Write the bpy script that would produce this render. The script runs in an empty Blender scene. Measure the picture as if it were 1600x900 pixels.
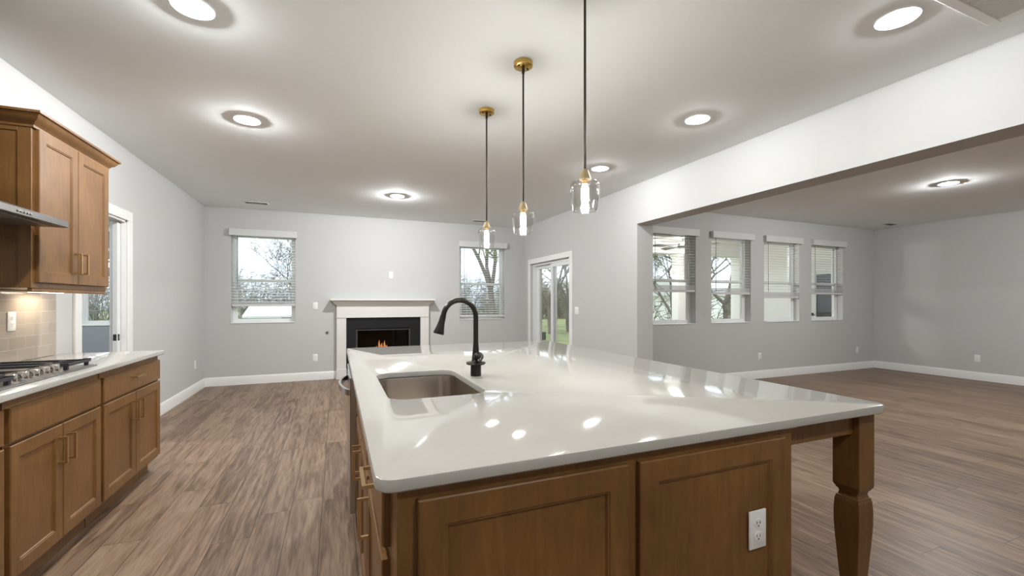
import bpy, bmesh, math, random
from mathutils import Vector, Matrix
C = bpy.context.scene.collection
sc = bpy.context.scene
PI = math.pi
R = math.radians

# ------------------------------------------------------------------ camera
cd = bpy.data.cameras.new('camera')
cam = bpy.data.objects.new('camera', cd); C.objects.link(cam)
cam.location = (0, 0, 1.288)
cam.rotation_euler = (R(90), 0, -0.3881)
cd.sensor_width = 36.0
cd.lens = 36.0 * 670.57 / 1600.0
cd.shift_y = 21.42 / 1600.0
cd.clip_start = 0.02
cd.clip_end = 500
sc.camera = cam

# ------------------------------------------------------------------ exposure and light levels
vs = sc.view_settings
vs.view_transform = 'Standard'; vs.look = 'None'; vs.exposure = 0.98; vs.gamma = 1.0; vs.use_curve_mapping = False
SKY = 1.3
CAN_W = 5.5
CAN_FAR_W = 22.0
CAN_DINING_W = 18.0
PEND_W = 27.0
SIDE_FILL = 2.2      # strength of the point lamp added under each flat lens to brighten the walls
try:
    sc.cycles.max_bounces = 10; sc.cycles.diffuse_bounces = 6; sc.cycles.glossy_bounces = 5
    sc.cycles.transparent_max_bounces = 24; sc.cycles.transmission_bounces = 6
    sc.cycles.use_denoising = True; sc.cycles.sample_clamp_indirect = 6.0
    sc.cycles.caustics_reflective = False; sc.cycles.caustics_refractive = False
except Exception:
    pass

# ------------------------------------------------------------------ node helpers
def new_mat(name):
    m = bpy.data.materials.new(name); m.use_nodes = True
    nt = m.node_tree
    for n in list(nt.nodes): nt.nodes.remove(n)
    out = nt.nodes.new('ShaderNodeOutputMaterial')
    return m, nt, out
class G:
    def __init__(s, nt): s.nt = nt
    def n(s, t, **kw):
        x = s.nt.nodes.new(t)
        for k, v in kw.items():
            setattr(x, k, v)
        return x
    def l(s, a, b): s.nt.links.new(a, b)
    def put(s, sock, v):
        if hasattr(v, 'is_output') or isinstance(v, bpy.types.NodeSocket): s.l(v, sock)
        else:
            try: sock.default_value = v
            except Exception: sock.default_value = (*v, 1.0)
    def math(s, op, a, b=0.0, c=None):
        x = s.n('ShaderNodeMath', operation=op); s.put(x.inputs[0], a); s.put(x.inputs[1], b)
        if c is not None: s.put(x.inputs[2], c)
        return x.outputs[0]
    def pos(s, obj=False):
        if obj: return s.n('ShaderNodeTexCoord').outputs['Object']
        return s.n('ShaderNodeNewGeometry').outputs['Position']
    def sep(s, v):
        x = s.n('ShaderNodeSeparateXYZ'); s.l(v, x.inputs[0]); return x.outputs
    def comb(s, a, b, c):
        x = s.n('ShaderNodeCombineXYZ')
        for i, v in enumerate((a, b, c)): s.put(x.inputs[i], v)
        return x.outputs[0]
    def noise(s, v, scale, detail=3, rough=.5, dist=0):
        x = s.n('ShaderNodeTexNoise'); s.l(v, x.inputs['Vector'])
        x.inputs['Scale'].default_value = scale; x.inputs['Detail'].default_value = detail
        x.inputs['Roughness'].default_value = rough; x.inputs['Distortion'].default_value = dist
        return x.outputs['Fac']
    def ramp(s, f, stops):
        x = s.n('ShaderNodeValToRGB'); s.l(f, x.inputs[0]); e = x.color_ramp.elements
        while len(e) < len(stops): e.new(0.5)
        for k, (p, c) in enumerate(stops):
            e[k].position = p; e[k].color = (*c, 1) if len(c) == 3 else c
        return x.outputs[0]
    def mix(s, f, a, b, mode='MIX'):
        x = s.n('ShaderNodeMix', data_type='RGBA', blend_type=mode)
        s.put(x.inputs[0], f); s.put(x.inputs[6], a if not isinstance(a, tuple) else (*a, 1)[:4]); s.put(x.inputs[7], b if not isinstance(b, tuple) else (*b, 1)[:4])
        return x.outputs[2]
    def bump(s, h, strength, dist=0.01):
        x = s.n('ShaderNodeBump'); s.l(h, x.inputs['Height']); x.inputs['Strength'].default_value = strength
        x.inputs['Distance'].default_value = dist
        return x.outputs[0]
def srgb(r, g, b):
    f = lambda c: (c/255/12.92) if c/255 <= .04045 else ((c/255+.055)/1.055)**2.4
    return (f(r), f(g), f(b))
def simple(name, col, rough=.5, metal=0.0, spec=.5, emit=None, es=0, coat=0, aniso=0, noise=None, bump=None):
    m, nt, out = new_mat(name); g = G(nt)
    p = g.n('ShaderNodeBsdfPrincipled')
    p.inputs['Roughness'].default_value = rough; p.inputs['Metallic'].default_value = metal
    p.inputs['Specular IOR Level'].default_value = spec
    p.inputs['Coat Weight'].default_value = coat
    if noise:
        sc_, amt = noise
        f = g.noise(g.pos(True), sc_, 4)
        g.l(g.mix(f, tuple(c*(1-amt) for c in col), tuple(min(1, c*(1+amt)) for c in col)), p.inputs['Base Color'])
    else: p.inputs['Base Color'].default_value = (*col, 1)
    if bump:
        g.l(g.bump(g.noise(g.pos(True), bump[0], 3), bump[1], .003), p.inputs['Normal'])
    if emit: p.inputs['Emission Color'].default_value = (*emit, 1); p.inputs['Emission Strength'].default_value = es
    g.l(p.outputs[0], out.inputs[0])
    return m
M = {}
M['wall'] = simple('wall_paint', (.53, .535, .53), .75, spec=.25, noise=(1.5, .012), bump=(220, .04))
M['ceiling'] = simple('ceiling_paint', (.865, .895, .905), .9, spec=.15, noise=(1.2, .01), bump=(160, .05))
M['trim'] = simple('white_trim_paint', (.80, .80, .79), .35, noise=(4, .01))
M['mantel'] = simple('mantel_paint', (.70, .69, .67), .3, noise=(4, .01))
M['plate'] = simple('plate_plastic', (.82, .82, .80), .35, noise=(20, .01))
M['vinyl'] = simple('white_vinyl', (.78, .80, .80), .35, noise=(6, .01))
M['slat'] = simple('blind_slat', (.78, .79, .79), .45, noise=(8, .01))
M['valance'] = simple('blind_valance', (.64, .64, .635), .5, noise=(8, .01))
M['socketbrass'] = simple('satin_brass', (.52, .42, .26), .32, metal=1, noise=(30, .08))
M['wand'] = simple('clear_grey_plastic', (.10, .11, .11), .3)
M['slot'] = simple('dark_slot', (.02, .02, .02), .6)
M['dark'] = simple('shadow_gap_black', (.012, .010, .009), .8)
M['black'] = simple('black_metal_panel', (.008, .0075, .0085), .5, spec=.3, noise=(12, .2))
M['matteblack'] = simple('matte_black_iron', (.022, .023, .026), .5, noise=(60, .2))
M['blacktrim'] = simple('black_glossy_trim', (.05, .05, .055), .3)
M['bronze'] = simple('dark_bronze', (.030, .026, .023), .28, metal=.6, noise=(40, .2))
M['rod'] = simple('dark_rod', (.03, .022, .016), .3, metal=.7)
M['brass'] = simple('aged_brass', (.62, .40, .12), .25, metal=1, noise=(30, .1))
M['pull'] = simple('champagne_bronze', (.66, .48, .25), .34, metal=1, noise=(60, .06))
M['steel'] = simple('stainless_steel', (.33, .32, .31), .34, metal=1, noise=(30, .05))
M['hoodsteel'] = simple('hood_steel', (.17, .165, .16), .38, metal=1, noise=(30, .05))
M['dwsteel'] = simple('dishwasher_steel', (.50, .50, .50), .22, metal=1, noise=(30, .05))
M['chrome'] = simple('polished_chrome', (.75, .72, .68), .12, metal=1)
M['nickel'] = simple('grey_nickel', (.45, .45, .45), .3, metal=1)
M['bulb'] = simple('lit_bulb', (1, 1, 1), .4, emit=(1, .86, .66), es=26)
M['lens'] = simple('lit_lens', (1, 1, 1), .4, emit=(1, .96, .90), es=14)
M['underlight'] = simple('lit_strip', (1, 1, 1), .4, emit=(1, .82, .6), es=5)
M['ember'] = simple('flame_glow', (1, .4, .1), .6, emit=(1, .42, .14), es=.9)
M['log'] = simple('charred_log', (.10, .055, .03), .9, noise=(18, .6), bump=(40, .5))
M['firebox'] = simple('firebox_panel', (.02, .02, .022), .6, noise=(9, .3))
M['tileroof'] = simple('white_roof', (.70, .72, .73), .7, noise=(2, .05))
M['siding'] = simple('white_siding', (.88, .89, .89), .6, noise=(2, .02))
M['porchpaint'] = simple('porch_paint', (.84, .84, .81), .6, noise=(2, .02))
M['concrete'] = simple('porch_concrete', (.58, .57, .55), .8, noise=(6, .08))
M['fan'] = simple('fan_dark', (.04, .04, .04), .5)
M['doorpaint'] = simple('door_paint', (.75, .77, .77), .35, noise=(3, .01))
M['bluewall'] = simple('blue_grey_wall', (.33, .37, .40), .8, spec=.2, noise=(2, .02))
M['bark'] = simple('tree_bark', (.19, .165, .145), .9, noise=(3, .35))
M['barkmoss'] = simple('mossy_bark', (.27, .24, .17), .9, noise=(2, .35))
M['leaf'] = simple('olive_leaves', (.34, .38, .18), .7, noise=(1.3, .4))
M['brush'] = simple('winter_brush', (.30, .29, .27), .9, noise=(1, .3))
M['utility'] = simple('green_box', (.03, .035, .03), .6)

def quartz():
    m, nt, out = new_mat('white_quartz'); g = G(nt); p = g.n('ShaderNodeBsdfPrincipled')
    v = g.pos()
    n1 = g.noise(v, 1.1, 6, .62, 1.4)
    vein = g.math('SUBTRACT', 1.0, g.math('MINIMUM', g.math('MULTIPLY', g.math('ABSOLUTE', g.math('SUBTRACT', n1, .5)), 90.0), 1.0))
    mask = g.ramp(g.noise(v, 2.3, 2), [(.50, (0, 0, 0)), (.66, (1, 1, 1))])
    vf = g.math('MULTIPLY', g.math('MULTIPLY', vein, mask), .38)
    base = g.mix(g.noise(v, 3, 3), (.385, .372, .338), (.43, .418, .385))
    g.l(g.mix(vf, base, (.42, .38, .32)), p.inputs['Base Color'])
    p.inputs['Roughness'].default_value = .07; p.inputs['Specular IOR Level'].default_value = .55
    g.l(p.outputs[0], out.inputs[0]); return m
M['quartz'] = quartz()
def cabwood():
    m, nt, out = new_mat('stained_maple'); g = G(nt); p = g.n('ShaderNodeBsdfPrincipled')
    v = g.pos(); x, y, z = g.sep(v)
    gv = g.comb(g.math('MULTIPLY', x, 9.0), g.math('MULTIPLY', y, 9.0), g.math('MULTIPLY', z, .9))
    grain = g.noise(gv, 5.0, 5, .65, .6)
    blotch = g.noise(v, 3.2, 3, .6, .5)
    c1 = g.ramp(g.math('ADD', g.math('MULTIPLY', grain, .45), g.math('MULTIPLY', blotch, .55)),
                [(.30, (.115, .052, .015)), (.52, (.185, .088, .026)), (.72, (.255, .130, .042))])
    g.l(c1, p.inputs['Base Color'])
    p.inputs['Roughness'].default_value = .36; p.inputs['Specular IOR Level'].default_value = .45
    g.l(g.bump(grain, .05, .002), p.inputs['Normal'])
    g.l(p.outputs[0], out.inputs[0]); return m
M['wood'] = cabwood()
def floorwood():
    m, nt, out = new_mat('plank_flooring'); g = G(nt); p = g.n('ShaderNodeBsdfPrincipled')
    v = g.pos(); x, y, z = g.sep(v)
    W, L = .178, 1.22
    r = g.math('DIVIDE', g.math('ADD', x, 20.02), W); row = g.math('FLOOR', r)
    wn = g.n('ShaderNodeTexWhiteNoise', noise_dimensions='1D'); g.l(row, wn.inputs['W'])
    q = g.math('ADD', g.math('DIVIDE', g.math('ADD', y, 20.0), L), wn.outputs['Value']); col = g.math('FLOOR', q)
    w2 = g.n('ShaderNodeTexWhiteNoise', noise_dimensions='2D'); g.l(g.comb(row, col, 0.0), w2.inputs['Vector'])
    rnd = w2.outputs['Value']
    off = g.math('MULTIPLY', rnd, 37.0)
    gv = g.comb(g.math('ADD', g.math('MULTIPLY', x, 5.0), off), g.math('MULTIPLY', y, .62), off)
    g1 = g.noise(gv, 2.2, 8, .66, 1.6)
    gf = g.comb(g.math('ADD', g.math('MULTIPLY', x, 30.0), off), g.math('MULTIPLY', y, 1.6), off)
    g2 = g.noise(gf, 3.0, 5, .7, .4)
    # cathedral rings
    wv = g.n('ShaderNodeTexWave', wave_type='RINGS', rings_direction='SPHERICAL', wave_profile='SIN')
    g.l(g.comb(g.math('MULTIPLY', g.math('SUBTRACT', g.math('FRACT', r), .5), 1.0), g.math('MULTIPLY', g.math('SUBTRACT', g.math('FRACT', q), rnd), .55), off), wv.inputs['Vector'])
    wv.inputs['Scale'].default_value = 5.0; wv.inputs['Distortion'].default_value = 5.5; wv.inputs['Detail'].default_value = 3; wv.inputs['Detail Scale'].default_value = 1.2
    f = g.math('ADD', g.math('ADD', g.math('MULTIPLY', g1, .40), g.math('MULTIPLY', g2, .46)), g.math('MULTIPLY', wv.outputs['Fac'], .12))
    f = g.math('ADD', f, g.math('MULTIPLY', g.math('SUBTRACT', rnd, .5), .07))
    c = g.ramp(f, [(.32, (.070, .040, .023)), (.43, (.155, .096, .059)), (.53, (.232, .153, .098)), (.68, (.320, .228, .158))])
    fr = g.math('FRACT', r); e1 = g.math('LESS_THAN', g.math('MINIMUM', fr, g.math('SUBTRACT', 1.0, fr)), .010)
    fq = g.math('FRACT', q); e2 = g.math('LESS_THAN', g.math('MINIMUM', fq, g.math('SUBTRACT', 1.0, fq)), .0012)
    e = g.math('MAXIMUM', e1, e2)
    g.l(g.mix(g.math('MULTIPLY', e, .85), c, (.03, .019, .013)), p.inputs['Base Color'])
    g.l(g.math('ADD', .34, g.math('MULTIPLY', g2, .16)), p.inputs['Roughness'])
    p.inputs['Specular IOR Level'].default_value = .38
    g.l(g.bump(g2, .10, .002), p.inputs['Normal'])
    g.l(p.outputs[0], out.inputs[0]); return m
M['floor'] = floorwood()
def tiles():
    m, nt, out = new_mat('subway_tile'); g = G(nt); p = g.n('ShaderNodeBsdfPrincipled')
    x, y, z = g.sep(g.pos())
    b = g.n('ShaderNodeTexBrick'); g.l(g.comb(y, g.math('SUBTRACT', z, .914), 0.0), b.inputs['Vector'])
    b.offset = .5; b.inputs['Scale'].default_value = 1.0
    b.inputs['Brick Width'].default_value = .155; b.inputs['Row Height'].default_value = .0775
    b.inputs['Mortar Size'].default_value = .0022; b.inputs['Mortar Smooth'].default_value = .2
    b.inputs['Color1'].default_value = (.42, .37, .315, 1); b.inputs['Color2'].default_value = (.37, .32, .27, 1); b.inputs['Mortar'].default_value = (.48, .44, .39, 1)
    g.l(b.outputs['Color'], p.inputs['Base Color'])
    p.inputs['Roughness'].default_value = .12
    wob = g.noise(g.pos(), 16, 2)
    h = g.math('SUBTRACT', g.math('MULTIPLY', wob, .6), b.outputs['Fac'])
    g.l(g.bump(h, .35, .004), p.inputs['Normal'])
    g.l(p.outputs[0], out.inputs[0]); return m
M['tile'] = tiles()
def brushed():
    m, nt, out = new_mat('brushed_sink_steel'); g = G(nt); p = g.n('ShaderNodeBsdfPrincipled')
    x, y, z = g.sep(g.pos())
    n = g.noise(g.comb(g.math('MULTIPLY', x, 3.0), g.math('MULTIPLY', y, 3.0), g.math('MULTIPLY', z, 90.0)), 8, 3)
    g.l(g.mix(n, (.44, .39, .34), (.56, .50, .44)), p.inputs['Base Color'])
    p.inputs['Metallic'].default_value = 1; p.inputs['Roughness'].default_value = .24
    g.l(g.bump(n, .04, .001), p.inputs['Normal'])
    g.l(p.outputs[0], out.inputs[0]); return m
M['sink'] = brushed()
def lawn():
    m, nt, out = new_mat('lawn_grass'); g = G(nt); p = g.n('ShaderNodeBsdfPrincipled')
    f = g.noise(g.pos(), .5, 8, .7)
    g.l(g.ramp(f, [(.3, (.16, .17, .07)), (.5, (.26, .30, .12)), (.7, (.38, .38, .19))]), p.inputs['Base Color'])
    p.inputs['Roughness'].default_value = .95
    g.l(p.outputs[0], out.inputs[0]); return m
M['lawn'] = lawn()
def glass(name, tint, gloss_rough=.0, ior=1.45, mult=1.0):
    m, nt, out = new_mat(name); g = G(nt)
    t = g.n('ShaderNodeBsdfTransparent'); t.inputs[0].default_value = (*tint, 1)
    s = g.n('ShaderNodeBsdfGlossy'); s.inputs['Roughness'].default_value = gloss_rough
    lw = g.n('ShaderNodeLayerWeight'); lw.inputs['Blend'].default_value = .5
    f0 = ((ior-1)/(ior+1))**2
    f = g.math('ADD', f0, g.math('MULTIPLY', 1-f0, g.math('POWER', lw.outputs['Facing'], 5.0)))
    mx = g.n('ShaderNodeMixShader'); g.l(g.math('MINIMUM', g.math('MULTIPLY', f, mult), 1.0), mx.inputs[0]); g.l(t.outputs[0], mx.inputs[1]); g.l(s.outputs[0], mx.inputs[2])
    g.l(mx.outputs[0], out.inputs[0]); return m
M['pane'] = glass('window_glass', (.965, .975, .975))
M['fireglass'] = glass('fireplace_glass', (.55, .55, .56), .02)
M['shade'] = glass('pendant_glass', (.95, .95, .945), .05, 1.5, 2.2)

# ------------------------------------------------------------------ world: bright overcast winter sky
w = bpy.data.worlds.new('World'); sc.world = w; w.use_nodes = True
nt = w.node_tree; g = G(nt)
for n in list(nt.nodes): nt.nodes.remove(n)
wo = g.n('ShaderNodeOutputWorld'); bg = g.n('ShaderNodeBackground')
tc = g.n('ShaderNodeTexCoord').outputs['Generated']
xx, yy, zz = g.sep(tc)
clouds = g.noise(g.comb(xx, yy, g.math('MULTIPLY', zz, 3.0)), 3.0, 6, .55, .4)
sky = g.ramp(clouds, [(.35, (.72, .82, .93)), (.6, (.95, .98, 1.0))])
gr = g.ramp(zz, [(.0, (.86, .90, .93)), (.5, (1, 1, 1))])
g.l(g.mix(1.0, sky, gr, 'MULTIPLY'), bg.inputs['Color']); bg.inputs['Strength'].default_value = SKY
g.l(bg.outputs[0], wo.inputs[0])

# ------------------------------------------------------------------ mesh helpers
class MB:
    """collects shapes; build() links them as one mesh object"""
    def __init__(s): s.bm = bmesh.new()
    def box(s, x0, x1, y0, y1, z0, z1, bev=0, seg=1):
        vs_ = [s.bm.verts.new((x, y, z)) for z in (z0, z1) for y in (y0, y1) for x in (x0, x1)]
        fs = [s.bm.faces.new([vs_[i] for i in q]) for q in ((0, 2, 3, 1), (4, 5, 7, 6), (0, 1, 5, 4), (2, 6, 7, 3), (0, 4, 6, 2), (1, 3, 7, 5))]
        if bev > 0:
            es = list({e for f in fs for e in f.edges})
            bmesh.ops.bevel(s.bm, geom=es, offset=bev, segments=seg, profile=.5, affect='EDGES')
        return s
    def tube(s, pts, rad, n=10, caps=True, flat=None):
        pts = [Vector(p) for p in pts]; k = len(pts)
        rads = rad if isinstance(rad, (list, tuple)) else [rad]*k
        rings = []
        up = None
        for i, p in enumerate(pts):
            d = (pts[min(i+1, k-1)] - pts[max(i-1, 0)]).normalized()
            if up is None:
                up = Vector((0, 0, 1)) if abs(d.z) < .9 else Vector((1, 0, 0))
            a = d.cross(up).normalized(); b = a.cross(d).normalized(); up = b
            sy = flat if flat else 1
            rings.append([s.bm.verts.new(p + (a*math.cos(2*PI*j/n) + b*math.sin(2*PI*j/n)*sy)*rads[i]) for j in range(n)])
        for r0, r1 in zip(rings, rings[1:]):
            for j in range(n): s.bm.faces.new((r0[j], r0[(j+1) % n], r1[(j+1) % n], r1[j]))
        if caps:
            s.bm.faces.new(rings[0][::-1]); s.bm.faces.new(rings[-1])
        return s
    def lathe(s, prof, c=(0, 0, 0), n=32, axis='Z', close=False):
        """prof: list of (radius, height) from bottom to top"""
        cx, cy, cz = c; rings = []
        for r, h in prof:
            ring = []
            for j in range(n):
                a = 2*PI*j/n; u, v = r*math.cos(a), r*math.sin(a)
                p = {'Z': (cx+u, cy+v, cz+h), 'X': (cx+h, cy+u, cz+v), 'Y': (cx+v, cy+h, cz+u)}[axis]
                ring.append(s.bm.verts.new(p))
            rings.append(ring)
        for r0, r1 in zip(rings, rings[1:]):
            for j in range(n): s.bm.faces.new((r0[j], r0[(j+1) % n], r1[(j+1) % n], r1[j]))
        if not close:
            if prof[0][0] > 1e-5: s.bm.faces.new(rings[0][::-1])
            if prof[-1][0] > 1e-5: s.bm.faces.new(rings[-1])
        return s
    def sweep_y(s, prof, x, y0, y1):
        """extrude an (dx, z) outline along Y"""
        a = [s.bm.verts.new((x+p[0], y0, p[1])) for p in prof]; b = [s.bm.verts.new((x+p[0], y1, p[1])) for p in prof]
        k = len(prof)
        for i in range(k): s.bm.faces.new((a[i], a[(i+1) % k], b[(i+1) % k], b[i]))
        s.bm.faces.new(a[::-1]); s.bm.faces.new(b); return s
    def rings(s, loops, cap0=True, cap1=True):
        rs = [[s.bm.verts.new(p) for p in lp] for lp in loops]; k = len(rs[0])
        for r0, r1 in zip(rs, rs[1:]):
            for j in range(k): s.bm.faces.new((r0[j], r0[(j+1) % k], r1[(j+1) % k], r1[j]))
        if cap0: s.bm.faces.new(rs[0][::-1])
        if cap1: s.bm.faces.new(rs[-1])
        return s
    def build(s, name, mat, parent=None, smooth=True, angle=35):
        bm = s.bm
        bmesh.ops.recalc_face_normals(bm, faces=bm.faces)
        off = Vector((0, 0, 0)); p = parent
        while p is not None: off += Vector(p.location); p = p.parent
        if off.length > 0: bmesh.ops.translate(bm, verts=bm.verts, vec=-off)
        me = bpy.data.meshes.new(name); bm.to_mesh(me); bm.free()
        me.materials.append(M[mat] if isinstance(mat, str) else mat)
        if smooth:
            me.polygons.foreach_set('use_smooth', [True]*len(me.polygons))
            try: me.set_sharp_from_angle(angle=R(angle))
            except Exception: pass
        o = bpy.data.objects.new(name, me); C.objects.link(o)
        if parent: o.parent = parent
        return o
def tag(o, label=None, cat=None, group=None, kind=None):
    if label: o['label'] = label
    if cat: o['category'] = cat
    if group: o['group'] = group
    if kind: o['kind'] = kind
    return o
def thing(name, loc, label=None, cat=None, group=None, kind=None):
    o = bpy.data.objects.new(name, None); C.objects.link(o); o.location = loc
    o.empty_display_size = .1
    return tag(o, label, cat, group, kind)
def dup(root, loc, rotz=0, label=None):
    r = root.copy(); C.objects.link(r); r.location = loc; r.rotation_euler = (0, 0, rotz)
    if label: r['label'] = label
    for ch in list(root.children):
        c = ch.copy(); C.objects.link(c); c.parent = r
        for gch in list(ch.children):
            d = gch.copy(); C.objects.link(d); d.parent = c
    return r
def grid_wall(name, axis, a0, a1, t0, t1, z0, z1, holes, mat='wall', label=None):
    """a wall slab along 'X' or 'Y' from a0 to a1, thickness t0..t1, with rectangular holes (a0,a1,z0,z1)"""
    us = sorted({a0, a1, *[h[0] for h in holes], *[h[1] for h in holes]}); zs = sorted({z0, z1, *[h[2] for h in holes], *[h[3] for h in holes]})
    us = [u for u in us if a0 <= u <= a1]; zs = [z for z in zs if z0 <= z <= z1]
    nu, nz = len(us)-1, len(zs)-1
    def filled(i, j):
        if i < 0 or j < 0 or i >= nu or j >= nz: return False
        u, z = (us[i]+us[i+1])/2, (zs[j]+zs[j+1])/2
        return not any(h[0] < u < h[1] and h[2] < z < h[3] for h in holes)
    m = MB(); cache = {}
    def V(u, t, z):
        k = (round(u, 5), round(t, 5), round(z, 5))
        if k not in cache: cache[k] = m.bm.verts.new((u, t, z) if axis == 'X' else (t, u, z))
        return cache[k]
    for i in range(nu):
        for j in range(nz):
            if not filled(i, j): continue
            u0, u1, c0, c1 = us[i], us[i+1], zs[j], zs[j+1]
            m.bm.faces.new((V(u0, t0, c0), V(u1, t0, c0), V(u1, t0, c1), V(u0, t0, c1)))
            m.bm.faces.new((V(u0, t1, c0), V(u0, t1, c1), V(u1, t1, c1), V(u1, t1, c0)))
            if not filled(i-1, j): m.bm.faces.new((V(u0, t0, c0), V(u0, t0, c1), V(u0, t1, c1), V(u0, t1, c0)))
            if not filled(i+1, j): m.bm.faces.new((V(u1, t0, c0), V(u1, t1, c0), V(u1, t1, c1), V(u1, t0, c1)))
            if not filled(i, j-1): m.bm.faces.new((V(u0, t0, c0), V(u0, t1, c0), V(u1, t1, c0), V(u1, t0, c0)))
            if not filled(i, j+1): m.bm.faces.new((V(u0, t0, c1), V(u1, t0, c1), V(u1, t1, c1), V(u0, t1, c1)))
    o = m.build(name, mat, smooth=False)
    return tag(o, label, None, None, 'structure')
def struct(o, label=None): return tag(o, label, None, None, 'structure')

# ------------------------------------------------------------------ dimensions
XL, YF, XR, XR2 = -1.851, 7.769, 3.425, 3.667     # left wall, far wall, right wall and its back
YJ, ZH = 4.307, 2.2475                            # end of right wall, header underside
YD, XD = 5.103, 9.753                             # dining room far wall and right wall
H, HD = 2.74, 2.696
YB = -2.6                                         # wall behind the camera

# ------------------------------------------------------------------ shell
struct(MB().box(-4.6, XD+.2, YB-.2, YF+.2, -.12, 0).build('floor', 'floor', smooth=False), 'brown wood plank floor running through both rooms')
cl = MB(); cl.box(-4.6, XR2, YB-.2, YF+.2, H, H+.15)
struct(cl.build('ceiling', 'ceiling', smooth=False), 'flat white ceiling over kitchen and living area')
struct(MB().box(XR2, XD+.2, YB-.2, YD+.2, HD, HD+.2).build('ceiling', 'ceiling', smooth=False), 'flat ceiling over the empty room on the right')
DOOR_L = (4.36, 5.17, 0, 2.06)
grid_wall('wall_left', 'Y', YB, YF, XL-.12, XL, 0, H, [DOOR_L], label='light grey left wall with the cased doorway')
WL = (-1.505, -.618, .95, 2.37); WR = (2.125, 3.028, .95, 2.37); WN = (-3.32, -2.43, .95, 2.37)
FB = (.30, 1.215, .27, .83)
grid_wall('wall_far', 'X', XL-.12, XR2, YF, YF+.2, 0, H, [WL, WR, FB], label='light grey far wall behind the fireplace')
grid_wall('wall_side_room', 'X', -4.6, XL-.12, YF, YF+.2, 0, H, [WN], 'bluewall', 'blue grey wall seen through the left doorway')
SL = (5.95, 7.44, 0, 2.0)
grid_wall('wall_right', 'Y', YB, YF, XR, XR2, 0, H, [SL, (YB+1.2, YJ, 0, ZH)], label='light grey right wall with sliding door and wide header')
DW = [(4.29, 5.176), (5.50, 6.375), (6.69, 7.577), (7.90, 8.79)]
grid_wall('wall_dining', 'X', XR2, XD, YD, YD+.2, 0, HD, [(a, b, .94, 2.36) for a, b in DW], label='greige wall with four windows in the right room')
grid_wall('wall_dining_right', 'Y', YB, YD+.2, XD, XD+.2, 0, HD, [], label='blank greige right wall of the empty room')
grid_wall('wall_back', 'X', XL-.12, XD+.2, YB-.2, YB, 0, H, [], label='light grey wall behind the kitchen')
grid_wall('wall_side_room', 'Y', YB, YF, -4.6, -4.5, 0, H, [], 'bluewall', 'side wall of the room through the doorway')

# baseboards with a stepped cap
def baseboard(name, axis, a0, a1, face, sgn, label):
    m = MB(); h = .133
    prof = [(0, 0), (.015*sgn, 0), (.015*sgn, h-.03), (.011*sgn, h-.018), (.009*sgn, h-.006), (.004*sgn, h), (0, h)]
    loops = []
    for a in (a0, a1):
        loops.append([(face+p[0], a, p[1]) if axis == 'Y' else (a, face+p[0], p[1]) for p in prof])
    m.rings(loops); return struct(m.build(name, 'trim'), label)
baseboard('baseboard_left', 'Y', 5.26, YF, XL, 1, 'white baseboard along the left wall')
baseboard('baseboard_far', 'X', XL+.015, -.0, YF, -1, 'white baseboard on the far wall left of the fireplace')
baseboard('baseboard_far', 'X', 1.535, XR, YF, -1, 'white baseboard on the far wall right of the fireplace')
baseboard('baseboard_right', 'Y', YJ, 5.86, XR, -1, 'white baseboard on the right wall before the sliding door')
baseboard('baseboard_right', 'Y', 7.53, YF, XR, -1, 'white baseboard on the right wall past the sliding door')
baseboard('baseboard_dining', 'X', XR2, XD, YD, -1, 'white baseboard below the four windows')
baseboard('baseboard_dining_right', 'Y', YB, YD, XD, -1, 'white baseboard along the blank right wall')
baseboard('baseboard_jamb', 'X', XR, XR2, YJ, -1, 'white baseboard on the wall end at the opening')

# cased doorway on the left, with pocket door
m = MB()
y0, y1, _, zt = DOOR_L; cw = .09
for a, b, z0_, z1_ in ((y0-cw, y0, 0, zt), (y1, y1+cw, 0, zt), (y0-cw, y1+cw, zt, zt+cw)):
    m.box(XL, XL+.018, a, b, z0_, z1_, .003)
struct(m.build('trim_1', 'trim'), 'white casing around the left doorway')
m = MB()
for a, b in ((y0, y0+.018), (y1-.018, y1)):
    m.box(XL-.12, XL-.075, a, b, 0, zt); m.box(XL-.035, XL, a, b, 0, zt)
m.box(XL-.12, XL, y0, y1, zt-.018, zt)
struct(m.build('trim_2', 'trim', smooth=False), 'white split jamb of the left doorway')
d2 = thing('door_2', (XL-.055, 5.15, 0), 'white pocket door slid almost fully into the wall', None, None, 'structure')
MB().box(XL-.0735, XL-.0365, 5.085, 5.17, .01, 2.03, .002).build('door_leaf', 'doorpaint', d2)
m = MB(); m.box(XL-.0365, XL-.034, 5.092, 5.128, .925, .985, .001); m.box(XL-.068, XL-.042, 5.0832, 5.0855, .925, .985, .001)
la = m.build('door_latch', 'matteblack', d2); la['label'] = 'black privacy latch'
MB().lathe([(.011, 0), (.011, .003), (.004, .004)], (XL-.033, 5.112, .955), 16, 'X').build('turn_button', 'nickel', la)

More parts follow.
